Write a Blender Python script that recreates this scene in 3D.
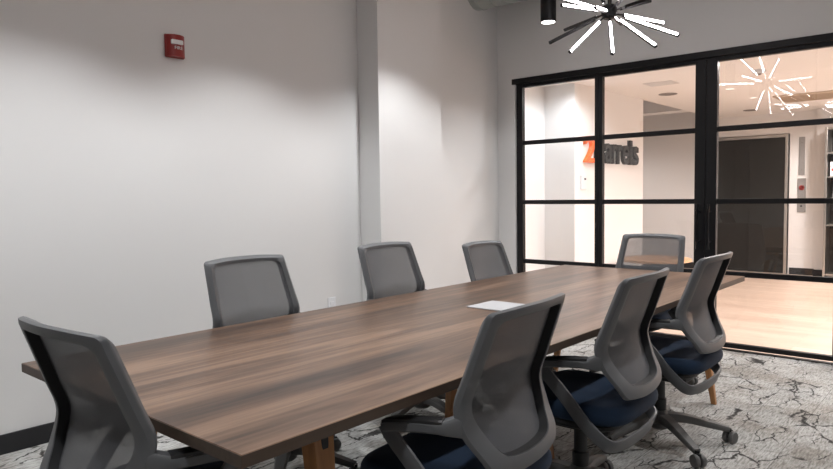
import bpy, bmesh, math, random
from mathutils import Vector, Matrix
random.seed(4)
for o in list(bpy.data.objects):
    bpy.data.objects.remove(o)
scn = bpy.context.scene
COL = scn.collection
PI = math.pi

# ---------------------------------------------------------------- camera
yaw, pitch, roll, fpx = -0.71555, -0.05938, -0.01431, 666.34
fw = Vector((math.sin(yaw)*math.cos(pitch), math.cos(yaw)*math.cos(pitch), math.sin(pitch)))
rt = Vector((math.cos(yaw), -math.sin(yaw), 0)); up = rt.cross(fw)
rt2 = math.cos(roll)*rt + math.sin(roll)*up; up2 = -math.sin(roll)*rt + math.cos(roll)*up
cam = bpy.data.objects.new('camera', bpy.data.cameras.new('camera')); COL.objects.link(cam)
m = Matrix.Identity(4)
for i in range(3):
    m[i][0] = rt2[i]; m[i][1] = up2[i]; m[i][2] = -fw[i]
m[0][3], m[1][3], m[2][3] = 0, 0, 1.266
cam.matrix_world = m
cam.data.sensor_width = 36; cam.data.lens = fpx/833*36; cam.data.clip_start = .02
scn.camera = cam

# ---------------------------------------------------------------- world, exposure
w = bpy.data.worlds.new('world'); scn.world = w; w.use_nodes = True
w.node_tree.nodes['Background'].inputs[0].default_value = (.75, .8, .9, 1)
w.node_tree.nodes['Background'].inputs[1].default_value = .4
scn.view_settings.view_transform = 'Standard'; scn.view_settings.look = 'None'
scn.view_settings.gamma = 1; scn.view_settings.use_curve_mapping = False
scn.view_settings.exposure = 1.2
CAN_W = 63; CAN_C = (.965, .985, 1)          # pendant cans over the room
LOB_W = 94; LOB_C = (1, .925, .89)           # lobby downlights
LOB_COOL = (0.86, .93, 1)
LED = 19.0                                  # chandelier diffusers

def spot(name, loc, power, col, angle=150, blend=.6, r=.05, rot=(0, 0, 0)):
    l = bpy.data.lights.new(name, 'SPOT'); l.energy = power; l.color = col
    l.spot_size = math.radians(angle); l.spot_blend = blend; l.shadow_soft_size = r
    o = bpy.data.objects.new(name, l); o.location = loc; o.rotation_euler = rot; COL.objects.link(o); return o

# ---------------------------------------------------------------- materials
def mat(name, col, rough=.5, metal=0, spec=.5, noise=None, bump=None, emit=None):
    m = bpy.data.materials.new(name); m.use_nodes = True; nt = m.node_tree
    b = nt.nodes['Principled BSDF']
    b.inputs['Base Color'].default_value = (*col, 1); b.inputs['Roughness'].default_value = rough
    b.inputs['Metallic'].default_value = metal; b.inputs['Specular IOR Level'].default_value = spec
    if emit:
        b.inputs['Emission Color'].default_value = (*emit[0], 1); b.inputs['Emission Strength'].default_value = emit[1]
    if noise or bump:
        tc = nt.nodes.new('ShaderNodeTexCoord')
    if noise:
        n = nt.nodes.new('ShaderNodeTexNoise'); n.inputs['Scale'].default_value = noise[0]; n.inputs['Detail'].default_value = 5
        nt.links.new(tc.outputs['Object'], n.inputs['Vector'])
        mx = nt.nodes.new('ShaderNodeMix'); mx.data_type = 'RGBA'
        mx.inputs[6].default_value = (*[c*(1-noise[1]) for c in col], 1); mx.inputs[7].default_value = (*[min(1, c*(1+noise[1])) for c in col], 1)
        nt.links.new(n.outputs['Fac'], mx.inputs[0]); nt.links.new(mx.outputs[2], b.inputs['Base Color'])
    if bump:
        n = nt.nodes.new('ShaderNodeTexNoise'); n.inputs['Scale'].default_value = bump[0]; n.inputs['Detail'].default_value = 3
        nt.links.new(tc.outputs['Object'], n.inputs['Vector'])
        bp = nt.nodes.new('ShaderNodeBump'); bp.inputs['Strength'].default_value = bump[1]; bp.inputs['Distance'].default_value = bump[2]
        nt.links.new(n.outputs['Fac'], bp.inputs['Height']); nt.links.new(bp.outputs[0], b.inputs['Normal'])
    return m

def nodes(name):
    m = bpy.data.materials.new(name); m.use_nodes = True; nt = m.node_tree
    return m, nt, nt.nodes['Principled BSDF'], nt.nodes.new('ShaderNodeTexCoord')
def N(nt, t, **kw):
    n = nt.nodes.new(t)
    for k, v in kw.items():
        if k.startswith('i_'): n.inputs[int(k[2:]) if k[2:].isdigit() else k[2:]].default_value = v
        else: setattr(n, k, v)
    return n
def ramp(nt, src, stops):
    r = nt.nodes.new('ShaderNodeValToRGB'); e = r.color_ramp.elements
    while len(e) < len(stops): e.new(.5)
    for s, (p, c) in zip(e, stops): s.position = p; s.color = (*c, 1)
    nt.links.new(src, r.inputs[0]); return r.outputs[0]
def mixc(nt, f, a, b, mode='MIX'):
    x = nt.nodes.new('ShaderNodeMix'); x.data_type = 'RGBA'; x.blend_type = mode
    for s, v in ((0, f), (6, a), (7, b)):
        if hasattr(v, 'is_output'): nt.links.new(v, x.inputs[s])
        else: x.inputs[s].default_value = v if s == 0 else (*v, 1)
    return x.outputs[2]

def wood_mat(name, axis, scl, stops, rough, spec=.5, streak=1.0):
    m, nt, b, tc = nodes(name)
    mp = N(nt, 'ShaderNodeMapping'); s = [scl]*3; s[axis] = scl*.07
    mp.inputs['Scale'].default_value = s; nt.links.new(tc.outputs['Object'], mp.inputs[0])
    n1 = N(nt, 'ShaderNodeTexNoise', i_Scale=1.0, i_Detail=6.0, i_Roughness=.62, i_Distortion=.5); nt.links.new(mp.outputs[0], n1.inputs['Vector'])
    mp2 = N(nt, 'ShaderNodeMapping'); s = [scl*8]*3; s[axis] = scl*.35
    mp2.inputs['Scale'].default_value = s; nt.links.new(tc.outputs['Object'], mp2.inputs[0])
    n2 = N(nt, 'ShaderNodeTexNoise', i_Scale=1.0, i_Detail=3.0); nt.links.new(mp2.outputs[0], n2.inputs['Vector'])
    ad = N(nt, 'ShaderNodeMath', operation='MULTIPLY_ADD'); nt.links.new(n2.outputs['Fac'], ad.inputs[0]); ad.inputs[1].default_value = .22*streak
    nt.links.new(n1.outputs['Fac'], ad.inputs[2])
    c = ramp(nt, ad.outputs[0], stops); nt.links.new(c, b.inputs['Base Color'])
    b.inputs['Roughness'].default_value = rough; b.inputs['Specular IOR Level'].default_value = spec
    return m

WALL = mat('painted_wall', (.70, .695, .69), .42, spec=.35, bump=(180, .06, .002))
LWALL = mat('lobby_wall_paint', (.80, .785, .77), .6)
CEIL = mat('ceiling_paint', (.66, .64, .62), .85)
LCEIL = mat('lobby_ceiling_paint', (.88, .86, .84), .8)
HALLC = mat('dark_ceiling_void', (.10, .085, .075), .9)
BLACKB = mat('black_rubber_base', (.012, .012, .014), .5)
FRAME = mat('black_steel_frame', (.005, .005, .006), .45, spec=.3)
WALNUT = wood_mat('walnut_laminate', 1, 7.5, [(.48, (.032, .017, .010)), (.58, (.070, .038, .022)), (.69, (.124, .069, .041)), (.84, (.225, .136, .086))], .33, .28, 1.6)
EDGEW = wood_mat('walnut_edge_band', 1, 14, [(.35, (.026, .015, .009)), (.75, (.062, .038, .024))], .45)
LEGW = wood_mat('oak_legs', 2, 16, [(.35, (.26, .115, .040)), (.75, (.46, .22, .085))], .45)
GREY = mat('grey_plastic', (.093, .095, .100), .45, spec=.45)
GREYB = mat('grey_base_plastic', (.095, .093, .090), .5)
BLKP = mat('black_plastic', (.012, .012, .013), .5)
NAVY = mat('navy_fabric', (.003, .016, .042), .9, noise=(160, .3), bump=(700, .3, .001))
CHROME = mat('steel', (.55, .53, .5), .3, 1)
STEELP = mat('brushed_plate', (.30, .29, .28), .45, .3)
WHITEP = mat('white_plastic', (.75, .76, .78), .4)
BRONZE = mat('dark_elevator_steel', (.012, .011, .009), .45, .2)
REDP = mat('red_plastic', (.26, .014, .010), .35)
LENS = mat('clear_strobe_lens', (.80, .80, .80), .15)
ORANGE = mat('orange_letter', (.95, .14, .01), .5)
CHAR = mat('charcoal_letter', (.014, .014, .014), .7)
DUCT = mat('galvanised_duct', (.42, .45, .43), .4, .5, noise=(9, .12))
GRILL = mat('grey_grille', (.22, .20, .19), .6)
REDL = mat('red_print', (.32, .03, .025), .5)
TABLE2 = wood_mat('light_oak_top', 0, 8, [(.3, (.55, .30, .15)), (.75, (.80, .48, .27))], .4)

def emis(name, col, s):
    m = bpy.data.materials.new(name); m.use_nodes = True; nt = m.node_tree; nt.nodes.clear()
    e = nt.nodes.new('ShaderNodeEmission'); o = nt.nodes.new('ShaderNodeOutputMaterial')
    e.inputs[0].default_value = (*col, 1); e.inputs[1].default_value = s; nt.links.new(e.outputs[0], o.inputs[0]); return m
LEDM = emis('led_diffuser', (1, .93, .95), LED)
CANM = emis('can_reflector_glow', (1, .95, .92), 5)
LOBM = emis('lobby_downlight_glow', (1, .95, .9), 3)

def glass_mat(name, tint=(1, 1, 1), f0=.04):
    m = bpy.data.materials.new(name); m.use_nodes = True; nt = m.node_tree; nt.nodes.clear()
    t = N(nt, 'ShaderNodeBsdfTransparent'); t.inputs[0].default_value = (*tint, 1)
    g = N(nt, 'ShaderNodeBsdfGlossy'); g.inputs['Roughness'].default_value = 0.0; g.inputs[0].default_value = (1, 1, 1, 1)
    lw = N(nt, 'ShaderNodeLayerWeight', i_Blend=.5)
    p = N(nt, 'ShaderNodeMath', operation='POWER'); nt.links.new(lw.outputs['Facing'], p.inputs[0]); p.inputs[1].default_value = 5
    a = N(nt, 'ShaderNodeMath', operation='MULTIPLY_ADD'); nt.links.new(p.outputs[0], a.inputs[0]); a.inputs[1].default_value = 1-f0; a.inputs[2].default_value = f0
    x = N(nt, 'ShaderNodeMixShader'); nt.links.new(a.outputs[0], x.inputs[0]); nt.links.new(t.outputs[0], x.inputs[1]); nt.links.new(g.outputs[0], x.inputs[2])
    o = N(nt, 'ShaderNodeOutputMaterial'); nt.links.new(x.outputs[0], o.inputs[0]); return m
GLASS = glass_mat('clear_glass')

def mesh_mat():
    m = bpy.data.materials.new('chair_mesh_weave'); m.use_nodes = True; nt = m.node_tree
    b = nt.nodes['Principled BSDF']; b.inputs['Base Color'].default_value = (.088, .089, .096, 1); b.inputs['Roughness'].default_value = .7
    tc = N(nt, 'ShaderNodeTexCoord'); n = N(nt, 'ShaderNodeTexNoise', i_Scale=900.0, i_Detail=0.0); nt.links.new(tc.outputs['Object'], n.inputs['Vector'])
    r = N(nt, 'ShaderNodeMapRange'); nt.links.new(n.outputs['Fac'], r.inputs[0]); r.inputs[1].default_value = .3; r.inputs[2].default_value = .7; r.inputs[3].default_value = .68; r.inputs[4].default_value = .84
    # woven threads close up when seen aslant
    lw = N(nt, 'ShaderNodeLayerWeight', i_Blend=.5); ml = N(nt, 'ShaderNodeMath', operation='MULTIPLY_ADD'); ml.use_clamp = True
    nt.links.new(lw.outputs['Facing'], ml.inputs[0]); ml.inputs[1].default_value = .26; nt.links.new(r.outputs[0], ml.inputs[2])
    nt.links.new(ml.outputs[0], b.inputs['Alpha']); return m
MESHM = mesh_mat()

def carpet_mat():
    m, nt, b, tc = nodes('carpet_tiles')
    # slight domain warp for the crackle lines
    w_ = N(nt, 'ShaderNodeTexNoise', i_Scale=6.0, i_Detail=4.0, i_Roughness=.6); nt.links.new(tc.outputs['Object'], w_.inputs['Vector'])
    v = N(nt, 'ShaderNodeVectorMath', operation='MULTIPLY_ADD'); nt.links.new(w_.outputs['Color'], v.inputs[0]); v.inputs[1].default_value = (.17, .13, 0); nt.links.new(tc.outputs['Object'], v.inputs[2])
    mp = N(nt, 'ShaderNodeMapping'); mp.inputs['Scale'].default_value = (7.0, 2.9, 1); nt.links.new(v.outputs[0], mp.inputs[0])
    vo = N(nt, 'ShaderNodeTexVoronoi', feature='DISTANCE_TO_EDGE', i_Scale=1.0); nt.links.new(mp.outputs[0], vo.inputs['Vector'])
    line = ramp(nt, vo.outputs['Distance'], [(0.0, (1, 1, 1)), (.014, (.85, .85, .85)), (.027, (0, 0, 0))])
    # mask so that only some segments of the lines show
    mk = N(nt, 'ShaderNodeTexNoise', i_Scale=4.0, i_Detail=3.0, i_Roughness=.6); nt.links.new(tc.outputs['Object'], mk.inputs['Vector'])
    mask = ramp(nt, mk.outputs['Fac'], [(.43, (0, 0, 0)), (.49, (1, 1, 1))])
    dark = N(nt, 'ShaderNodeMath', operation='MULTIPLY'); nt.links.new(line, dark.inputs[0]); nt.links.new(mask, dark.inputs[1])
    # streaky yarn base, patches of warmer taupe
    mp2 = N(nt, 'ShaderNodeMapping'); mp2.inputs['Scale'].default_value = (120, 17, 1); nt.links.new(tc.outputs['Object'], mp2.inputs[0])
    s = N(nt, 'ShaderNodeTexNoise', i_Scale=1.0, i_Detail=4.0, i_Roughness=.65); nt.links.new(mp2.outputs[0], s.inputs['Vector'])
    base = ramp(nt, s.outputs['Fac'], [(.30, (.22, .215, .205)), (.46, (.46, .455, .44)), (.62, (.66, .66, .645))])
    p = N(nt, 'ShaderNodeTexNoise', i_Scale=2.3, i_Detail=5.0, i_Roughness=.7); nt.links.new(tc.outputs['Object'], p.inputs['Vector'])
    pf = ramp(nt, p.outputs['Fac'], [(.45, (0, 0, 0)), (.62, (.75, .75, .75))])
    c1 = mixc(nt, pf, base, (.62, .57, .52), 'MULTIPLY')
    g = N(nt, 'ShaderNodeTexNoise', i_Scale=340.0, i_Detail=2.0); nt.links.new(tc.outputs['Object'], g.inputs['Vector'])
    gr = ramp(nt, g.outputs['Fac'], [(.3, (.72, .72, .72)), (.7, (1.0, 1.0, 1.0))])
    c2 = mixc(nt, 1.0, c1, gr, 'MULTIPLY')
    c3 = mixc(nt, dark.outputs[0], c2, (.035, .033, .032))
    # carpet plank seams .25 x 1.0 m
    br = N(nt, 'ShaderNodeTexBrick'); br.inputs['Scale'].default_value = 1; br.inputs['Brick Width'].default_value = 1.0; br.inputs['Row Height'].default_value = .25
    br.inputs['Mortar Size'].default_value = .0022; br.inputs['Color1'].default_value = (1, 1, 1, 1); br.inputs['Color2'].default_value = (.86, .86, .85, 1); br.inputs['Mortar'].default_value = (.55, .54, .53, 1)
    mr = N(nt, 'ShaderNodeMapping'); mr.inputs['Rotation'].default_value = (0, 0, PI/2); nt.links.new(tc.outputs['Object'], mr.inputs[0]); nt.links.new(mr.outputs[0], br.inputs['Vector'])
    c4 = mixc(nt, 1.0, c3, br.outputs['Color'], 'MULTIPLY')
    nt.links.new(c4, b.inputs['Base Color']); b.inputs['Roughness'].default_value = .95; b.inputs['Specular IOR Level'].default_value = .15
    bp = N(nt, 'ShaderNodeBump', i_Strength=.5, i_Distance=.003); nt.links.new(s.outputs['Fac'], bp.inputs['Height']); nt.links.new(bp.outputs[0], b.inputs['Normal'])
    return m
CARPET = carpet_mat()

def plankfloor():
    m, nt, b, tc = nodes('lobby_wood_floor')
    br = N(nt, 'ShaderNodeTexBrick'); br.inputs['Scale'].default_value = 1; br.inputs['Brick Width'].default_value = 1.2; br.inputs['Row Height'].default_value = .15
    br.inputs['Mortar Size'].default_value = .0015; br.inputs['Color1'].default_value = (.66, .52, .42, 1); br.inputs['Color2'].default_value = (.58, .44, .35, 1); br.inputs['Mortar'].default_value = (.45, .33, .25, 1)
    nt.links.new(tc.outputs['Object'], br.inputs['Vector'])
    mp2 = N(nt, 'ShaderNodeMapping'); mp2.inputs['Scale'].default_value = (1.6, 26, 1); nt.links.new(tc.outputs['Object'], mp2.inputs[0])
    s = N(nt, 'ShaderNodeTexNoise', i_Scale=1.0, i_Detail=4.0); nt.links.new(mp2.outputs[0], s.inputs['Vector'])
    g = ramp(nt, s.outputs['Fac'], [(.3, (.82, .80, .78)), (.7, (1, 1, 1))])
    c = mixc(nt, 1.0, br.outputs['Color'], g, 'MULTIPLY'); nt.links.new(c, b.inputs['Base Color']); b.inputs['Roughness'].default_value = .38
    return m
LFLOOR = plankfloor()

# ---------------------------------------------------------------- mesh helpers
def add_box(bm, x0, x1, y0, y1, z0, z1, M=None):
    vs = [bm.verts.new(Vector(p)) for p in ((x0, y0, z0), (x1, y0, z0), (x1, y1, z0), (x0, y1, z0), (x0, y0, z1), (x1, y0, z1), (x1, y1, z1), (x0, y1, z1))]
    if M:
        for v in vs: v.co = M @ v.co
    for f in ((0, 3, 2, 1), (4, 5, 6, 7), (0, 1, 5, 4), (1, 2, 6, 5), (2, 3, 7, 6), (3, 0, 4, 7)):
        bm.faces.new([vs[i] for i in f])
def frame_axes(d):
    d = d.normalized(); a = Vector((0, 0, 1)) if abs(d.z) < .9 else Vector((1, 0, 0))
    u = d.cross(a).normalized(); return u, u.cross(d).normalized()
def add_tube(bm, pts, rad, n=12, cap=True):
    pts = [Vector(p) for p in pts]; rings = []
    if not isinstance(rad, (list, tuple)): rad = [rad]*len(pts)
    for i, p in enumerate(pts):
        d = (pts[min(i+1, len(pts)-1)]-pts[max(i-1, 0)])
        if i == 0: u, v = frame_axes(d)
        else:
            d.normalize(); u = (u-d*u.dot(d)).normalized(); v = d.cross(u)
        rings.append([bm.verts.new(p+(u*math.cos(2*PI*k/n)+v*math.sin(2*PI*k/n))*rad[i]) for k in range(n)])
    for a, b in zip(rings, rings[1:]):
        for k in range(n): bm.faces.new((a[k], a[(k+1) % n], b[(k+1) % n], b[k]))
    if cap: bm.faces.new(rings[0]); bm.faces.new(rings[-1])
def add_sweep(bm, pts, wd, w, t):
    """rectangular strap: wd = width direction per point, w width, t thickness"""
    pts = [Vector(p) for p in pts]; rings = []
    for i, p in enumerate(pts):
        d = (pts[min(i+1, len(pts)-1)]-pts[max(i-1, 0)]).normalized()
        a = Vector(wd[i]); a = (a-d*a.dot(d)).normalized(); b = d.cross(a)
        ww = w[i] if isinstance(w, (list, tuple)) else w; tt = t[i] if isinstance(t, (list, tuple)) else t
        ring = []
        for x, y in ((-.5, -.3), (-.38, -.5), (.38, -.5), (.5, -.3), (.5, .3), (.38, .5), (-.38, .5), (-.5, .3)):
            ring.append(bm.verts.new(p+a*x*ww+b*y*tt))
        rings.append(ring)
    for A, B in zip(rings, rings[1:]):
        for k in range(8): bm.faces.new((A[k], A[(k+1) % 8], B[(k+1) % 8], B[k]))
    bm.faces.new(rings[0]); bm.faces.new(rings[-1])
def add_lathe(bm, prof, c=(0, 0, 0), n=24, axis='Z'):
    rings = []; c = Vector(c)
    for r, z in prof:
        ring = []
        for k in range(n):
            a = 2*PI*k/n; p = Vector((r*math.cos(a), r*math.sin(a), z))
            if axis == 'X': p = Vector((p.z, p.x, p.y))
            if axis == 'Y': p = Vector((p.x, p.z, p.y))
            ring.append(bm.verts.new(c+p))
        rings.append(ring)
    for A, B in zip(rings, rings[1:]):
        for k in range(n): bm.faces.new((A[k], A[(k+1) % n], B[(k+1) % n], B[k]))
    bm.faces.new(rings[0]); bm.faces.new(rings[-1])
def smooth_path(pts, n=4):
    pts = [Vector(p) for p in pts]; out = []
    P = [pts[0]*2-pts[1]]+pts+[pts[-1]*2-pts[-2]]
    for i in range(1, len(P)-2):
        for k in range(n):
            t = k/n; a, b, c, d = P[i-1:i+3]
            out.append(.5*((2*b)+(c-a)*t+(2*a-5*b+4*c-d)*t*t+(-a+3*b-3*c+d)*t**3))
    out.append(pts[-1]); return out

def obj(name, bm, m, parent=None, smooth=False, bevel=0, seg=2, loc=(0, 0, 0)):
    bmesh.ops.recalc_face_normals(bm, faces=bm.faces[:])
    me = bpy.data.meshes.new(name); bm.to_mesh(me); bm.free(); me.materials.append(m)
    if smooth:
        me.shade_smooth()
    o = bpy.data.objects.new(name, me); COL.objects.link(o); o.location = loc
    if parent: o.parent = parent
    if bevel:
        md = o.modifiers.new('bevel', 'BEVEL'); md.width = bevel; md.segments = seg; md.limit_method = 'ANGLE'; md.angle_limit = math.radians(40)
    if smooth:
        e = o.modifiers.new('edges', 'EDGE_SPLIT'); e.split_angle = math.radians(42)
    return o
def box(name, b, m, parent=None, bevel=0, **kw):
    bm = bmesh.new(); add_box(bm, *b); return obj(name, bm, m, parent, bevel=bevel, **kw)
def tag(o, label=None, cat=None, group=None, kind=None):
    if label: o['label'] = label
    if cat: o['category'] = cat
    if group: o['group'] = group
    if kind: o['kind'] = kind
    return o
def thing(name, label, cat, loc=(0, 0, 0), rz=0, group=None):
    o = bpy.data.objects.new(name, None); o.empty_display_size = .1; COL.objects.link(o); o.location = loc; o.rotation_euler = (0, 0, rz)
    return tag(o, label, cat, group)
def struct(o, label=None, cat=None):
    return tag(o, label, cat, kind='structure')
def copy_tree(o, parent=None):
    c = o.copy(); COL.objects.link(c); c.parent = parent
    for ch in o.children: copy_tree(ch, c)
    return c
def text_mesh(name, s, m, size, extrude, mw, parent=None, sx=1, offset=0, fit=None):
    """letters as a mesh; fit=(w,h) stretches the glyph box to that size with its lower left at the origin"""
    cu = bpy.data.curves.new('t', 'FONT'); cu.body = s; cu.size = size; cu.extrude = extrude; cu.offset = offset; cu.resolution_u = 4
    t = bpy.data.objects.new('t', cu); COL.objects.link(t); bpy.context.view_layer.update()
    me = bpy.data.meshes.new_from_object(t.evaluated_get(bpy.context.evaluated_depsgraph_get())); bpy.data.objects.remove(t); bpy.data.curves.remove(cu)
    if fit:
        xs = [v.co.x for v in me.vertices]; ys = [v.co.y for v in me.vertices]
        a, b = fit[0]/(max(xs)-min(xs)), fit[1]/(max(ys)-min(ys)); x0, y0 = min(xs), min(ys)
        for v in me.vertices: v.co.x = (v.co.x-x0)*a; v.co.y = (v.co.y-y0)*b
    me.name = name; me.materials.clear(); me.materials.append(m)
    o = bpy.data.objects.new(name, me); COL.objects.link(o); o.parent = parent; o.matrix_local = mw
    return o
def wallX(x, y, z):      # text plane on a wall facing +X, reading towards +Y
    return Matrix(((0, 0, 1, x), (1, 0, 0, y), (0, 1, 0, z), (0, 0, 0, 1)))
def wallYneg(x, y, z):   # text plane on a wall facing -Y, reading towards +X
    return Matrix(((1, 0, 0, x), (0, 0, -1, y), (0, 1, 0, z), (0, 0, 0, 1)))

# ================================================================ the setting
D, WX, CH = 5.568, -3.718, 3.35
BX, BY = 1.9, -2.3
struct(box('floor', (WX-.1, BX+.1, BY-.1, D+.03, -.1, 0), CARPET), 'grey and white carpet with dark crackle lines under the conference table', 'floor')
struct(box('ceiling', (WX-.1, BX+.1, BY-.1, D+.1, CH, CH+.1), CEIL), 'conference room ceiling', 'ceiling')
wl = struct(box('wall_left', (WX-.12, WX, BY-.1, D+.1, 0, CH), WALL), 'long white painted wall left of the table', 'wall')
struct(box('wall_right', (BX, BX+.12, BY-.1, D+.1, 0, CH), WALL), 'right wall of the room', 'wall')
struct(box('wall_back', (WX-.1, BX+.1, BY-.12, BY, 0, CH), WALL), 'wall behind the camera', 'wall')
struct(box('wall_column', (WX, -3.503, 3.62, 4.362, 0, CH), WALL), 'boxed white column standing out from the left wall', 'column')
bm = bmesh.new()
add_box(bm, WX, BX, D-.045, D+.075, 2.361, CH); add_box(bm, WX, -3.522, D-.045, D+.075, 0, 2.361); add_box(bm, .93, BX, D-.045, D+.075, 0, 2.361)
struct(obj('wall_front', bm, WALL), 'wall around the black framed glass partition', 'wall')
def base(name, b): struct(box(name, b, BLACKB, bevel=.003), 'black rubber wall base', 'baseboard')
base('baseboard_left', (WX, WX+.012, BY, 3.62, 0, .10))
bm = bmesh.new(); add_box(bm, WX+.012, -3.503+.012, 3.608, 3.62, 0, .10); add_box(bm, -3.503, -3.491, 3.62, 4.362, 0, .10); add_box(bm, WX, -3.503+.012, 4.362, 4.374, 0, .1); add_box(bm, WX, WX+.012, 4.374, D-.045, 0, .1)
struct(obj('baseboard_column', bm, BLACKB), 'black rubber base around the column', 'baseboard')
base('baseboard_right', (BX-.012, BX, BY, D-.045, 0, .10)); base('baseboard_back', (WX+.012, BX-.012, BY, BY+.012, 0, .10))

# -- black glazed partition: one fixed window and sliding door leaves
ZT = 2.361; BARS = (1.750, 1.181, .609)
def leaf(name, x0, x1, s0, s1, z0, rail, label, cat, handle=None):
    root = thing(name, label, cat, ((x0+x1)/2, D, 0)); root['kind'] = 'structure'; c = (x0+x1)/2
    box('stile', (x0-c, x0-c+s0, -.025, .025, z0, ZT-.055), FRAME, root, .002)
    box('stile', (x1-c-s1, x1-c, -.025, .025, z0, ZT-.055), FRAME, root, .002)
    a, b = x0-c+s0, x1-c-s1
    box('top_rail', (a, b, -.024, .024, ZT-.085, ZT-.055), FRAME, root, .002)
    box('bottom_rail', (a, b, -.024, .024, z0, z0+rail), FRAME, root, .002)
    for z in BARS: box('muntin', (a, b, -.018, .018, z-.02, z+.02), FRAME, root, .002)
    zs = [z0+rail]+[v for z in reversed(BARS) for v in (z-.02, z+.02)]+[ZT-.085]
    for k in range(0, len(zs), 2):
        box('pane', (a, b, -.003, .003, zs[k], zs[k+1]), GLASS, root)
    if handle is not None:
        h = thing('h', '', ''); bpy.data.objects.remove(h)
        bm = bmesh.new(); hx = handle-c
        add_tube(bm, [(hx, -.075, .80), (hx, -.075, 1.16)], .011)
        for z in (.86, 1.10): add_tube(bm, [(hx, -.075, z), (hx, -.024, z)], .008, 8)
        tag(obj('handle', bm, FRAME, root, smooth=True), 'round black pull handle')
    return root
leaf('window_1', -3.518, -2.672, .065, .034, .012, .05, 'narrow fixed glass panel in black grid frame beside the white corner', 'glass panel')
leaf('door_1', -2.668, -1.758, .034, .082, .022, .045, 'black framed glass door leaf behind the chair at the table end', 'door', -1.80)
leaf('door_2', -1.754, -.775, .082, .085, .022, .036, 'black framed glass door leaf in front of the elevator', 'door', -1.712)
leaf('window_2', -.771, .93, .06, .06, .012, .05, 'fixed glass panel right of the doors', 'glass panel')
bm = bmesh.new(); add_box(bm, -3.549, .95, D-.06, D-.028, ZT-.052, ZT); add_box(bm, -3.52, .93, D-.028, D+.04, ZT-.056, ZT-.002)
struct(obj('trim_1', bm, FRAME, bevel=.002), 'black steel header over the glass partition', 'trim')
struct(box('trim_2', (-3.518, .93, D-.03, D+.03, -.01, .006), FRAME, bevel=.002), 'black floor track under the glass doors', 'trim')

# -- lobby beyond the glass
LY, LZ, SX = 11.17, 2.413, -3.36
struct(box('floor_lobby', (-8, 5, D+.03, LY+.1, -.1, 0), LFLOOR), 'pale wood plank floor of the lobby', 'floor')
bm = bmesh.new(); add_box(bm, SX-.02, 5, D+.075, LY+.1, LZ, LZ+.1); add_box(bm, WX-.05, SX-.02, D+.075, 8.24, LZ, LZ+.1)
struct(obj('ceiling_lobby', bm, LCEIL), 'white lobby ceiling', 'ceiling')
struct(box('wall_lobby_near', (WX-.12, WX, D+.1, 6.42, 0, LZ), LWALL), 'white lobby wall next to the partition', 'wall')
struct(box('wall_sign', (WX-.12, SX, 6.42, 8.222, 0, LZ), LWALL), 'white lobby wall carrying the letter sign', 'wall')
for k_, (nm_, bx_) in enumerate([('wall_elevator_left', (-8, -3.49, LY, LY+.12, 0, 3.3)), ('wall_elevator_top', (-3.49, -2.33, LY, LY+.12, 2.10, 3.3)), ('wall_elevator_right', (-2.33, -1.97, LY, LY+.12, 0, 3.3)),
                   ('wall_elevator_back', (-3.5, -2.3, LY+.13, LY+.2, 0, 2.2)), ('wall_lobby_back', (-1.97, 5, LY-.10, LY+.12, 0, 3.3))]):
    struct(box(nm_, bx_, LWALL), ['lobby wall left of the elevator', 'wall over the elevator doors', 'narrow lobby wall carrying the call plate', 'back of the elevator recess', 'lobby back wall past the elevator'][k_], 'wall')
struct(box('wall_lobby_right', (5, 5.1, D, LY, 0, LZ), LWALL), 'far right lobby wall', 'wall')
struct(box('wall_hall_end', (-8.1, -8, D, LY, 0, 3.3), LWALL), 'end wall of the side hall', 'wall')
struct(box('wall_hall_side', (-8, WX-.12, 8.1, 8.222, 0, 3.3), LWALL), 'side hall wall behind the sign wall', 'wall')
struct(box('ceiling_hall', (-8, SX-.02, 8.222, LY+.1, 3.0, 3.1), HALLC), 'dark open ceiling over the side hall', 'ceiling')
struct(box('trim_3', (-8, SX-.02, 10.1, 10.4, 2.46, 2.62), LWALL), 'beam crossing the side hall', 'beam')
struct(box('trim_4', (SX-.03, SX-.02, 8.222, LY, LZ+.1, 3.0), LWALL), 'ceiling edge above the side hall', 'trim')
bm = bmesh.new(); add_box(bm, -8, -3.50, LY-.012, LY, 0, .10); add_box(bm, -2.31, -1.982, LY-.012, LY, 0, .10); add_box(bm, -1.982, -1.97, LY-.112, LY, 0, .10); add_box(bm, -1.97, -1.86, LY-.112, LY-.10, 0, .10)
struct(obj('baseboard_lobby', bm, BLACKB), 'black base along the lobby back wall', 'baseboard')
base('baseboard_sign', (SX, SX+.012, 6.42, 8.222, 0, .1))

# elevator
ev = thing('elevator', 'dark elevator doors with thin steel frame at the back of the lobby', 'elevator', (-2.91, LY, 0))
box('door_panel', (-.53, .04, .06, .09, 0.005, 2.05), BRONZE, ev, .003)
box('door_panel', (.02, .52, .025, .055, 0.005, 2.05), BRONZE, ev, .003)
box('jamb', (.52, .56, -.02, .11, 0, 2.09), CHROME, ev, .003); box('jamb', (-.56, -.53, -.02, .11, 0, 2.09), CHROME, ev, .003)
box('header', (-.53, .52, -.02, .11, 2.05, 2.09), CHROME, ev, .003); box('sill', (-.53, .52, -.02, .11, 0, .005), CHROME, ev)
cp = thing('call_plate', 'steel elevator call plate with red symbol and button', 'call panel', (-2.165, LY, .93))
box('plate', (-.055, .055, -.012, 0, 0, .50), STEELP, cp, .002)
bm = bmesh.new(); add_lathe(bm, [(.036, 0), (.036, .004), (.024, .004), (.024, 0)], (0, -.016, .36), 20, 'Y'); add_box(bm, -.03, .03, -.017, -.012, .352, .368, Matrix.Translation((0, 0, .36)) @ Matrix.Rotation(.8, 4, 'Y') @ Matrix.Translation((0, 0, -.36)))
for q in range(3): add_box(bm, -.022+q*.016, -.012+q*.016, -.016, -.012, .335, .385)
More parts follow.
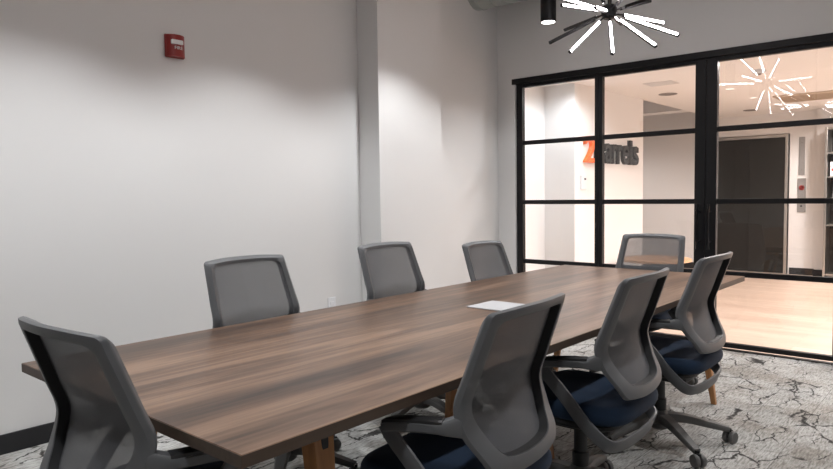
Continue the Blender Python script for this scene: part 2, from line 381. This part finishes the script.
tag(obj('warning_symbol', bm, REDL, cp), 'red warning emblem')
bm = bmesh.new(); add_lathe(bm, [(.014, -.02), (.014, -.012)], (0, 0, .09), 14, 'Y'); obj('button', bm, BLKP, cp)
box('key_switch', (-.008, .008, -.017, -.012, .17, .19), BLKP, cp)
ip = thing('indicator_plate', 'tall narrow steel plate above the elevator call plate', 'indicator', (-2.17, LY, 1.475))
box('plate', (-.04, .04, -.01, 0, 0, .56), STEELP, ip, .002)
for z in (.08, .48):
    bm = bmesh.new(); add_lathe(bm, [(.008, -.014), (.008, -.01)], (0, 0, z), 10, 'Y'); obj('screw', bm, GRILL, ip)
# display cabinet at the right edge
cb = thing('display_cabinet', 'dark glass fronted cabinet with shelves past the elevator', 'cabinet', (-1.545, LY-.10, 0))
bm = bmesh.new(); add_box(bm, -.26, .30, -.05, -.02, .06, 2.1); obj('back_panel', bm, BRONZE, cb)
for x in (-.26, .27): box('side_panel', (x, x+.03, -.35, -.05, .0, 2.12), CHROME, cb, .003)
for z in (.06, .75, 1.12, 1.42, 1.75, 2.09): box('shelf', (-.23, .27, -.33, -.05, z, z+.022), CHROME, cb)
for k, (x, z, h) in enumerate([(-.16, 1.442, .2), (-.05, 1.442, .22), (.08, 1.442, .2), (-.12, 1.142, .2), (.05, 1.142, .22)]):
    t = thing('boxed_item', 'small white box with red band on %s cabinet shelf, %s' % ('the upper' if z > 1.4 else 'the lower', ['leftmost', 'next to leftmost', 'rightmost', 'left', 'right'][k]), 'box', (-1.545+x, LY-.32, z), group='boxes on the cabinet shelves')
    box('carton', (-.045, .045, -.04, .04, 0, h), WHITEP, t, .003); box('red_band', (-.030, .046, -.042, -.038, h*.35, h*.55), REDL, t)

# sign letters
sg = thing('wall_sign_letters', 'raised wall sign reading 2Barrels with orange numeral and charcoal letters', 'sign', (SX, 6.60, 1.59))
y = 0.0
for ch, wd, ht, mt in [('2', .235, .285, ORANGE), ('B', .19, .27, CHAR), ('a', .18, .225, CHAR), ('r', .115, .225, CHAR), ('r', .115, .225, CHAR), ('e', .175, .225, CHAR), ('l', .065, .29, CHAR), ('s', .17, .225, CHAR)]:
    o = text_mesh('letter', ch, mt, .3, .02, wallX(.022, y, 0), sg, fit=(wd, ht), offset=.004)
    if ch == '2': tag(o, 'orange numeral 2')
    y += wd+.022
cr = thing('card_reader', 'small white card reader on the sign wall under the orange numeral', 'card reader', (SX, 6.60, 1.30))
box('housing', (0, .02, -.06, .06, 0, .15), WHITEP, cr, .006); box('display', (.02, .022, 0, .04, .10, .12), BLKP, cr)

# lobby ceiling fittings
def downlight(x, y, lab, on=True, power=LOB_W, col=LOB_C, r=.085):
    t = thing('recessed_downlight', lab, 'downlight', (x, y, LZ), group='lobby ceiling downlights')
    bm = bmesh.new(); add_lathe(bm, [(r+.02, 0), (r+.02, -.006), (r, -.008), (r, -.001)], (0, 0, 0), 24); obj('trim_ring', bm, GRILL if not on else STEELP, t, True)
    bm = bmesh.new(); add_lathe(bm, [(r-.004, -.003), (r-.004, -.0045)], (0, 0, 0), 24); obj('lens', bm, LOBM if on else GRILL, t)
    if on: spot('lobby_spot', (x, y, LZ-.02), power, col, 165, .5, .08)
    return t
downlight(-2.774, 6.222, 'small round downlight in lobby ceiling nearest the top of the glass', True, LOB_W*.24, LOB_COOL)
downlight(-3.22, 6.10, 'small round downlight in the lobby ceiling corner beside the sign wall', True, LOB_W*.10, LOB_COOL)
downlight(-2.958, 7.967, 'dark round speaker grille in the lobby ceiling left of the door posts', False)
downlight(-2.70, 10.45, 'dim round ceiling fitting in front of the elevator', False, r=.07)
for (x, y, p) in [(-.45, 7.6, 1), (1.2, 7.0, 1), (2.8, 7.2, 1), (.6, 9.6, 1), (2.6, 9.6, 1), (-1.3, 10.0, 1.2), (-1.6, 5.88, .5), (-.5, 5.88, .5)]:  # unseen ceiling lights added to brighten the lobby and its back wall
    downlight(x, y, 'added round lobby fill light outside the view', True, LOB_W*p)
spot('hall_spot', (-5.2, 9.6, 2.35), 30, LOB_C, 160, .5, .1)
tg = thing('ceiling_vent', 'thin white square ceiling vent in the lobby left of the speaker grille', 'vent', (-2.72, 7.13, LZ), .0)
for k in range(4): box('slat', (-.15, .15, -.12+k*.07, -.085+k*.07, -.008, -.001), LWALL, tg)
sd = thing('smoke_detector', 'round white smoke detector on lobby ceiling', 'smoke detector', (-1.746, 7.043, LZ))
bm = bmesh.new(); add_lathe(bm, [(.06, 0), (.06, -.02), (.045, -.035), (.0015, -.036)], (0, 0, 0), 20); obj('housing', bm, WHITEP, sd, True)
bm = bmesh.new(); add_lathe(bm, [(.022, -.034), (.02, -.045), (.001, -.046)], (0, 0, 0), 14); obj('sensor', bm, GRILL, sd, True)
ls = thing('ceiling_grille', 'long tan slot grille in the lobby ceiling toward the elevator', 'grille', (-1.25, 9.44, LZ))
box('grille_frame', (-.85, .85, -.34, .34, -.02, -.001), mat('tan_grille', (.60, .50, .40), .7), ls, .004)
for k in range(7): box('slat', (-.82, .82, -.30+k*.09, -.27+k*.09, -.028, -.02), mat('tan_slat', (.48, .39, .30), .7) if k == 0 else bpy.data.materials['tan_slat'], ls)
# round lobby table
lt = thing('round_side_table', 'low round light wood table in the lobby in front of the sign wall', 'table', (-2.86, 7.35, 0))
bm = bmesh.new(); add_lathe(bm, [(.36, .49), (.385, .495), (.385, .518), (.375, .522), (.001, .522)], (0, 0, 0), 40); obj('tabletop', bm, TABLE2, lt, True)
bm = bmesh.new(); add_lathe(bm, [(.03, .02), (.03, .49)], (0, 0, 0), 16); obj('pedestal', bm, FRAME, lt, True)
bm = bmesh.new(); add_lathe(bm, [(.22, 0), (.22, .01), (.04, .02)], (0, 0, 0), 30); obj('base_plate', bm, FRAME, lt, True)

# ================================================================ room fittings
al = thing('fire_alarm', 'red fire alarm strobe high on the white left wall', 'fire alarm', (WX, 2.10, 2.165))
bm = bmesh.new(); add_box(bm, 0, .018, -.062, .062, -.068, .068); obj('back_box', bm, REDP, al, bevel=.008)
# bowed cover
bm = bmesh.new(); pr = []
for z in (-.064, .064):
    pr.append([bm.verts.new((.018+.03*(1-(t/6-1)**2)+.004, (t/6-1)*.058, z)) for t in range(13)]+[bm.verts.new((.016, .058, z)), bm.verts.new((.016, -.058, z))])
n = len(pr[0])
for k in range(n): bm.faces.new((pr[0][k], pr[0][(k+1) % n], pr[1][(k+1) % n], pr[1][k]))
bm.faces.new(pr[0]); bm.faces.new(pr[1]); obj('cover', bm, REDP, al, True)
bm = bmesh.new(); add_box(bm, .035, .056, -.040, .034, .006, .034); tag(obj('strobe_lens', bm, LENS, al, bevel=.006), 'clear white strobe lens')
text_mesh('lettering', 'FIRE', LENS, .03, .0008, wallX(.053, -.022, -.022), al, fit=(.05, .018))
ot = thing('wall_outlet', 'white outlet cover low on the left wall between two chairs', 'outlet', (WX, 3.30, .395))
box('cover_plate', (0, .006, -.037, .037, 0, .118), WHITEP, ot, .002)
for z in (.03, .072): box('socket', (.006, .009, -.017, .017, z-.012, z+.014), WHITEP, ot, .002)

dt = thing('spiral_duct', 'round grey spiral air duct end near the ceiling corner', 'duct', (WX, 5.18, 3.15), 0)
bm = bmesh.new(); add_lathe(bm, [(.17, .0), (.17, 2.8)], (0, 0, 0), 40, 'X'); obj('duct_pipe', bm, DUCT, dt, True)
for k in range(18):
    bm = bmesh.new(); x = .06+k*.15; add_lathe(bm, [(.172, x-.006), (.177, x-.003), (.177, x+.003), (.172, x+.006)], (0, 0, 0), 40, 'X'); obj('seam', bm, DUCT, dt, True)

# pendant cans
def can(x, y, pw_, lab, grp='black cylinder pendant lights'):
    t = thing('pendant_can_light', lab, 'pendant light', (x, y, 2.66), group=grp)
    bm = bmesh.new(); R = .062
    add_lathe(bm, [(R, 0), (R+.001, .002), (R+.001, .33), (.012, .335), (.012, .33), (R-.008, .325), (R-.008, .0)], (0, 0, 0), 32); obj('housing', bm, FRAME, t, True)
    bm = bmesh.new(); add_lathe(bm, [(R-.006, .004), (R-.022, .03), (R-.022, .032), (R-.004, .006)], (0, 0, 0), 32); obj('reflector_cone', bm, CHROME, t, True)
    bm = bmesh.new(); add_lathe(bm, [(R-.009, -.003), (R-.009, -.001)], (0, 0, 0), 32); obj('lamp', bm, CANM, t)
    bm = bmesh.new(); add_tube(bm, [(0, 0, .33), (0, 0, CH-2.66)], .006, 8); obj('stem', bm, FRAME, t, True)
    bm = bmesh.new(); add_lathe(bm, [(.05, CH-2.685), (.05, CH-2.66)], (0, 0, 0), 20); obj('canopy', bm, FRAME, t, True)
    spot('can_spot', (x, y, 2.655), CAN_W*pw_, CAN_C, 124, .55, .05)
for x, y, p, l in [(-2.8, 4.9, .35, 'black cylinder pendant light hanging beside the starburst chandelier'),
                (-2.8, 3.7, .85, 'black cylinder pendant light second from the glass on the left, above view'),
                (-2.8, 2.5, .85, 'black cylinder pendant light in front of the fire alarm wall, above view'),
                (-2.8, 1.3, .85, 'black cylinder pendant light above the nearest left chair, out of view'),
                (-2.8, .1, .85, 'black cylinder pendant light nearest the camera by the left wall, out of view'),
                (-.45, 4.9, 1, 'black cylinder pendant light right of the table far end, out of view'),
                (-.45, 2.5, 1, 'black cylinder pendant light above the right chairs, out of view'),
                (-.45, .1, 1, 'black cylinder pendant light over the camera, out of view')]:
    can(x, y, p, l)

# starburst chandelier: tube directions from the hub (sideways, up, away), lit side down (0) or up (1)
CR, CF = Vector((rt.x, rt.y, 0)).normalized(), Vector((fw.x, fw.y, 0)).normalized()
TUBES = [(-0.736, -0.091, -0.67, 0), (-0.774, 0.011, -0.633, 0), (-0.405, -0.186, -0.895, 0), (-0.342, 0.015, 0.94, 1), (-0.823, -0.45, -0.347, 1), (-0.61, -0.596, -0.522, 0), (-0.169, -0.663, -0.729, 0), (0.326, -0.588, -0.74, 0), (0.622, -0.445, -0.645, 0), (0.871, -0.024, 0.491, 0), (0.727, 0.3, 0.617, 1), (-0.043, 0.657, 0.753, 1), (0.247, 0.854, 0.457, 1), (0.077, 0.122, -0.99, 1), (0.87, 0.339, 0.357, 1), (0.438, 0.071, 0.896, 0)]
def chandelier(loc, lab):
    t = thing('starburst_chandelier', lab, 'chandelier', loc, group='starburst chandeliers over the table')
    bm = bmesh.new(); add_lathe(bm, [(.001, -.045), (.03, -.04), (.045, -.02), (.045, .02), (.03, .04), (.001, .045)], (0, 0, 0), 20); obj('hub', bm, FRAME, t, True)
    bm = bmesh.new(); add_tube(bm, [(0, 0, .04), (0, 0, CH-loc[2])], .008, 10); obj('stem', bm, FRAME, t, True)
    bm = bmesh.new(); h = CH-loc[2]; add_lathe(bm, [(.07, h-.03), (.07, h)], (0, 0, 0), 24); obj('canopy', bm, FRAME, t, True)
    for a_, b_, c_, fl in TUBES:
        d = (CR*a_+Vector((0, 0, b_))+CF*c_).normalized(); a = -CF if fl == 0 else CF+Vector((0, 0, .3))
        n_ = (a-d*a.dot(d)).normalized(); u = d.cross(n_)
        bm = bmesh.new(); add_tube(bm, [d*.03, d*.13], .006, 8); arm = obj('arm', bm, FRAME, t, True)
        M = Matrix(((u.x, n_.x, d.x, 0), (u.y, n_.y, d.y, 0), (u.z, n_.z, d.z, 0), (0, 0, 0, 1)))
        bm = bmesh.new(); add_box(bm, -.0095, .0095, -.012, .003, .12, .47, M); tb = obj('light_tube', bm, FRAME, t, bevel=.002, seg=1)
        bm = bmesh.new(); add_box(bm, -.0065, .0065, .002, .008, .125, .465, M); obj('diffuser', bm, LEDM, tb, bevel=.003, seg=2)
    return t
ch1 = chandelier((-1.75, 3.77, 2.325), 'starburst chandelier of black LED tubes hanging over the table far end')
ch2 = copy_tree(ch1); ch2.location = (-1.75, 1.38, 2.325); ch2.rotation_euler = (0, 0, .9); ch2['label'] = 'starburst chandelier over the table near end, seen only reflected in the glass'

# ================================================================ conference table
X0, X1, Y0, Y1 = -2.37, -1.149, .767, 4.379
cx, cy = (X0+X1)/2, (Y0+Y1)/2; hx, hy = (X1-X0)/2, (Y1-Y0)/2
tb = thing('conference_table', 'long walnut laminate conference table on splayed oak legs', 'table', (cx, cy, 0))
bm = bmesh.new(); add_box(bm, -hx, hx, -hy, hy, .7115, .74); tt = obj('tabletop', bm, WALNUT, tb, bevel=.0015)
bm = bmesh.new(); e = .0012
add_box(bm, -hx-e, hx+e, -hy-e, -hy, .711, .7385); add_box(bm, -hx-e, hx+e, hy, hy+e, .711, .7385); add_box(bm, -hx-e, -hx, -hy, hy, .711, .7385); add_box(bm, hx, hx+e, -hy, hy, .711, .7385)
obj('edge_band', bm, EDGEW, tb)
def leg(lx, ly):
    sx = 1 if lx > 0 else -1; sy = 1 if ly > 0 else -1
    bm = bmesh.new(); top = Vector((lx-sx*.10, ly-sy*.03, .705)); bot = Vector((lx, ly, 0))
    def ring(c, a, b): return [bm.verts.new(c+Vector((x*a, y*b, 0))) for x, y in ((-1, -1), (1, -1), (1, 1), (-1, 1))]
    A = ring(bot, .014, .014); B = ring(bot.lerp(top, .5), .023, .024); C_ = ring(top, .030, .036)
    for P_, Q in ((A, B), (B, C_)):
        for k in range(4): bm.faces.new((P_[k], P_[(k+1) % 4], Q[(k+1) % 4], Q[k]))
    bm.faces.new(A); bm.faces.new(C_); l = obj('leg', bm, LEGW, tb, bevel=.004)
    bm = bmesh.new(); c = bot.lerp(top, .885); s = sx*.0295
    add_box(bm, c.x+min(s, s*.6), c.x+max(s, s*.6)+0.0, c.y-.011, c.y+.013, c.z-.055, c.z+.04); tag(obj('bracket', bm, BLKP, l, bevel=.003), 'black metal bracket slot')
for ly, q in ((-1.488, .53), (.01, .30), (1.513, .53)):
    for lx in (q, -q): leg(lx, ly)
for ly in (-1.48, 0, 1.48): box('cross_rail', (-.42, .42, ly-.03, ly+.03, .665, .7115), BLKP, tb, .003)
for lx in (-.36, .36): box('side_rail', (lx-.025, lx+.025, -1.45, 1.45, .672, .7115), BLKP, tb, .003)
pw = thing('power_hatch', 'white square power hatch lying in the middle of the tabletop', 'power hatch', (-1.745, 2.575, .74))
box('lid', (-.1, .1, -.105, .105, 0, .006), mat('light_grey_lid', (.46, .46, .47), .45), pw, .002); 

# ================================================================ chairs
def outline(ctrl, n_arc=5):
    """ctrl: list of (u,z,radius) -> closed polyline with rounded corners, fixed count per corner"""
    out = []; L = len(ctrl)
    for i in range(L):
        p0 = Vector(ctrl[i-1][:2]); p = Vector(ctrl[i][:2]); p1 = Vector(ctrl[(i+1) % L][:2]); r = ctrl[i][2]
        a = (p0-p).normalized()*min(r, (p0-p).length*.45); b = (p1-p).normalized()*min(r, (p1-p).length*.45)
        for k in range(n_arc+1):
            t = k/n_arc; out.append((p+a)*(1-t)**2+p*2*t*(1-t)+(p+b)*t*t)
        e = p+b; q = p1+(p-p1).normalized()*min(ctrl[(i+1) % L][2], (p1-p).length*.45)
        for k in range(1, 4): out.append(e.lerp(q, k/4))
    return out
OUT = [(-.220, .962, .016), (-.10, .970, .05), (.10, .970, .05), (.220, .962, .016), (.241, .70, .06), (.240, .635, .03), (.188, .518, .03), (.07, .502, .05), (-.07, .502, .05), (-.188, .518, .03), (-.240, .635, .03), (-.241, .70, .06)]
INN = [(-.186, .936, .03), (-.09, .943, .05), (.09, .943, .05), (.186, .936, .03), (.200, .72, .08), (.194, .66, .04), (.138, .560, .04), (.06, .548, .05), (-.06, .548, .05), (-.138, .560, .04), (-.194, .66, .04), (-.200, .72, .08)]
def lerp_tab(tab, z):                      # Catmull-Rom through the table
    z = min(max(z, tab[0][0]), tab[-1][0])
    for k in range(len(tab)-1):
        (a, va), (b, vb) = tab[k], tab[k+1]
        if z <= b:
            p0 = tab[max(k-1, 0)]; p3 = tab[min(k+2, len(tab)-1)]; t = (z-a)/(b-a)
            m0 = (vb-p0[1])/(b-p0[0])*(b-a); m1 = (p3[1]-va)/(p3[0]-a)*(b-a)
            return (2*t**3-3*t*t+1)*va+(t**3-2*t*t+t)*m0+(-2*t**3+3*t*t)*vb+(t**3-t*t)*m1
PROF = [(.48, -.258), (.55, -.245), (.62, -.208), (.70, -.185), (.78, -.210), (.88, -.244), (.975, -.277)]
def Yb(u, z):
    hw = .24; c = .042 if z > .66 else .042-.08*(.66-z)
    return lerp_tab(PROF, z)-c*(1-(u/hw)**2)
def make_chair():
    t = thing('conference_chair', 'c', 'chair')
    o_, i_ = outline(OUT), outline(INN); n = len(o_)
    # frame: back face outer/inner, front face outer/inner
    bm = bmesh.new(); dpt = .036
    def ring(L, dy, sh=0):
        return [bm.verts.new((u, Yb(u, z)+dy, z)) for u, z in L]
    mid = [a.lerp(b, .5) for a, b in zip(o_, i_)]; o2 = [a.lerp(b, .10) for a, b in zip(o_, i_)]
    R = [ring(o_, .012), ring(o2, .001), ring(mid, -.003), ring(i_, .0), ring(i_, .006), ring(i_, dpt), ring(mid, dpt+.002), ring(o2, dpt*.6), ring(o_, dpt*.42)]
    for k in range(len(R)):
        A, B = R[k], R[(k+1) % len(R)]
        for j in range(n): bm.faces.new((A[j], A[(j+1) % n], B[(j+1) % n], B[j]))
    bf = obj('back_frame', bm, GREY, t, True)
    # black liner inside the opening
    bm = bmesh.new(); c0 = Vector((0, .74)); ii = [p+(c0-p).normalized()*.002 for p in i_]; i3 = [p+(c0-p).normalized()*.009 for p in i_]
    A = [bm.verts.new((u, Yb(u, z)+.003, z)) for u, z in ii]; B = [bm.verts.new((u, Yb(u, z)+dpt-.006, z)) for u, z in ii]
    for j in range(n): bm.faces.new((A[j], A[(j+1) % n], B[(j+1) % n], B[j]))
    tag(obj('frame_liner', bm, BLKP, t, True), 'black inner rim of the back frame')
    # mesh
    bm = bmesh.new(); rings = []
    for s in (1.0, .8, .6, .4, .2):
        rings.append([bm.verts.new((p.x*s, Yb(p.x*s, c0.y+(p.y-c0.y)*s)+dpt-.004, c0.y+(p.y-c0.y)*s)) for p in i_])
    for A, B in zip(rings, rings[1:]):
        for j in range(n): bm.faces.new((A[j], A[(j+1) % n], B[(j+1) % n], B[j]))
    cc = bm.verts.new((0, Yb(0, c0.y)+dpt-.004, c0.y))
    for j in range(n): bm.faces.new((rings[-1][j], rings[-1][(j+1) % n], cc))
    tag(obj('mesh_panel', bm, MESHM, t, True), 'see-through grey mesh')
    # arms: armrest from the frame waist forward, strap down and back under the seat
    for s in (-1, 1):
        pts = smooth_path([(s*.220, -.180, .654), (s*.244, -.140, .650), (s*.262, -.08, .648), (s*.270, .0, .638), (s*.268, .035, .628)], 4)
        bm = bmesh.new(); k = len(pts)
        add_sweep(bm, pts, [(1, 0, 0)]*k, [.048 if j > 3 else .040+.002*j for j in range(k)], [.058-.0055*j if j < 5 else .030 for j in range(k)])
        ar = obj('armrest', bm, GREY, t, True)
        pts2 = [Vector((p.x, p.y, p.z+.016)) for p in pts[4:]]
        bm = bmesh.new(); add_sweep(bm, pts2, [(1, 0, 0)]*len(pts2), .044, .012); tag(obj('arm_pad', bm, BLKP, ar, True), 'black soft arm pad')
    half = [(.270, .040, .632), (.268, .018, .600), (.258, -.060, .515), (.250, -.125, .435), (.238, -.185, .376), (.210, -.220, .350), (.13, -.236, .342), (.05, -.241, .340)]
    path = half+[(-x, y, z) for x, y, z in reversed(half)]
    wd = [(0, -.76, .65)]*4+[(0, -.70, .71), (0, -.45, .89), (0, -.25, .97), (0, -.2, .98)]; wd = wd+wd[::-1]
    sp = smooth_path(path, 4); wds = []
    for j in range(len(sp)):
        q = j/4; a = int(q); f_ = q-a; A = Vector(wd[a]); B = Vector(wd[min(a+1, len(wd)-1)]); wds.append(A.lerp(B, f_))
    bm = bmesh.new(); add_sweep(bm, sp, wds, .050, .014); obj('seat_strap', bm, GREY, t, True)
    # seat
    def pill(name, hw, y0, y1, z0, z1, m, crown, par):
        bm = bmesh.new(); G = 14; P2 = []
        for a in range(48):
            th = 2*PI*a/48; c, s = math.cos(th), math.sin(th); ex = .42
            P2.append((math.copysign(abs(c)**ex, c), math.copysign(abs(s)**ex, s)))
        rr = []
        zm = (z0+z1)/2; hz = (z1-z0)/2
        for k in range(9):
            ph = -PI/2+PI*k/8; rad = .90+.10*math.cos(ph) if abs(ph) < PI/2-.01 else .86
            ring = []
            for x, y_ in P2:
                X = x*hw*rad; Y = (y0+y1)/2+y_*(y1-y0)/2*rad; Z = zm+hz*math.sin(ph)
                Z -= max(0, (Y-(y1-.10)))**2*2.2
                ring.append(bm.verts.new((X, Y, Z)))
            rr.append(ring)
        for sc in (.6, .3):
            rr.append([bm.verts.new((x*hw*.86*sc, (y0+y1)/2+y_*(y1-y0)/2*.86*sc, z1+crown*(1-sc**2)*0-(.006 if sc < .5 else .003))) for x, y_ in P2])
        for A, B in zip(rr, rr[1:]):
            for j in range(48): bm.faces.new((A[j], A[(j+1) % 48], B[(j+1) % 48], B[j]))
        bm.faces.new(rr[0]); bm.faces.new(rr[-1]); return obj(name, bm, m, par, True)
    pill('seat_cushion', .238, -.265, .23, .415, .488, NAVY, .0, t)
    pill('seat_pan', .222, -.22, .21, .385, .418, BLKP, .0, t)
    bm = bmesh.new(); add_box(bm, -.10, .10, -.16, .10, .335, .388); obj('tilt_mechanism', bm, BLKP, t, bevel=.012)
    bm = bmesh.new(); add_tube(bm, [(.09, .02, .362), (.17, .03, .358), (.225, .035, .352)], .006, 8); obj('lever', bm, BLKP, t, True)
    # column and star base
    bm = bmesh.new(); add_lathe(bm, [(.034, .10), (.034, .22), (.027, .225), (.027, .40)], (0, 0, 0), 24); obj('gas_column', bm, BLKP, t, True)
    bs = bpy.data.objects.new('star_base', None)
    bm = bmesh.new(); add_lathe(bm, [(.040, .07), (.052, .08), (.050, .125), (.036, .165), (.034, .165)], (0, 0, 0), 28)
    hub = obj('base_hub', bm, GREYB, t, True)
    for k in range(5):
        a = 2*PI*k/5+.35; d = Vector((math.cos(a), math.sin(a), 0)); sd_ = Vector((-d.y, d.x, 0)); Rr = .335
        bm = bmesh.new(); pts = smooth_path([d*.03+Vector((0, 0, .125)), d*.12+Vector((0, 0, .122)), d*.24+Vector((0, 0, .095)), d*Rr+Vector((0, 0, .072))], 3)
        m_ = len(pts); add_sweep(bm, pts, [sd_]*m_, [.066-.030*j/(m_-1) for j in range(m_)], [.046-.022*j/(m_-1) for j in range(m_)])
        lg = obj('base_leg', bm, GREYB, t, True)
        ca = a+1.1+k*.7; cd = Vector((math.cos(ca), math.sin(ca), 0)); cs = Vector((-cd.y, cd.x, 0)); c = d*Rr+Vector((0, 0, .0315))-cd*.010
        bm = bmesh.new()
        for s in (-1, 1):
            f = c+cs*s*.016; ringsA = []
            for off, rr_ in ((-.010, .024), (-.010, .029), (-.005, .0315), (.005, .0315), (.010, .029), (.010, .024)):
                ringsA.append([bm.verts.new(f+cs*off+cd*rr_*math.cos(2*PI*q/18)+Vector((0, 0, 1))*rr_*math.sin(2*PI*q/18)) for q in range(18)])
            for A, B in zip(ringsA, ringsA[1:]):
                for q in range(18): bm.faces.new((A[q], A[(q+1) % 18], B[(q+1) % 18], B[q]))
            bm.faces.new(ringsA[0]); bm.faces.new(ringsA[-1])
        cw = obj('caster', bm, GREYB, lg, True)
        bm = bmesh.new(); add_tube(bm, [c+cd*.010+Vector((0, 0, .0)), c+cd*.010+Vector((0, 0, .046))], [.009, .012], 10)
        for q in range(1): add_box(bm, -.006, .006, -.014, .014, -.004, .034, Matrix.Translation(c) @ Matrix.Rotation(ca+PI/2, 4, 'Z').to_4x4())
        # joined into the leg's underside as its swivel fork
        obj('caster_fork', bm, BLKP, lg, True)
    bpy.data.objects.remove(bs)
    return t
proto = make_chair()
BASE = {'base_hub', 'base_leg'}
CH_ = [  # x, y, heading (direction the chair faces, deg, 0 = +Y), height shift, scale, base turn, label
    (-1.245, 1.585, 94, .0, 1, -8, 'grey mesh swivel chair nearest the camera on the right side of the table'),
    (-1.245, 2.43, 92, .0, 1, -12, 'grey mesh swivel chair in the middle of the right side, its navy seat showing'),
    (-1.260, 3.31, 90, .0, 1, -6, 'right-side grey mesh swivel chair closest to the glass doors, star base in full view'),
    (-2.415, 1.845, -90, .016, 1, 25, 'grey mesh swivel chair nearest the camera of those by the white left wall'),
    (-2.42, 2.81, -90, .02, 1, 60, 'grey mesh swivel chair by the left wall in front of the boxed column'),
    (-2.33, 3.66, -90, -.022, 1, 5, 'grey mesh swivel chair by the left wall closest to the room corner'),
    (-1.80, 4.33, 180, .0, 1, 30, 'grey mesh swivel chair at the far end of the table before the glass'),
    (-1.675, .89, 2, .008, 1, 50, 'grey mesh swivel chair at the near table end, cut off at lower left')]
for i, (x, y, h, dz, sc, bt, lab) in enumerate(CH_):
    c = proto if i == 0 else copy_tree(proto)
    c.location = (x, y, 0); c.rotation_euler = (0, 0, math.radians(h)); c['label'] = lab; c['group'] = 'mesh swivel chairs around the conference table'
    for ch in c.children:
        nm = ch.name.split('.')[0]
        if nm in BASE: ch.rotation_euler = (0, 0, math.radians(bt))
        elif nm != 'gas_column': ch.location = (0, 0, dz)
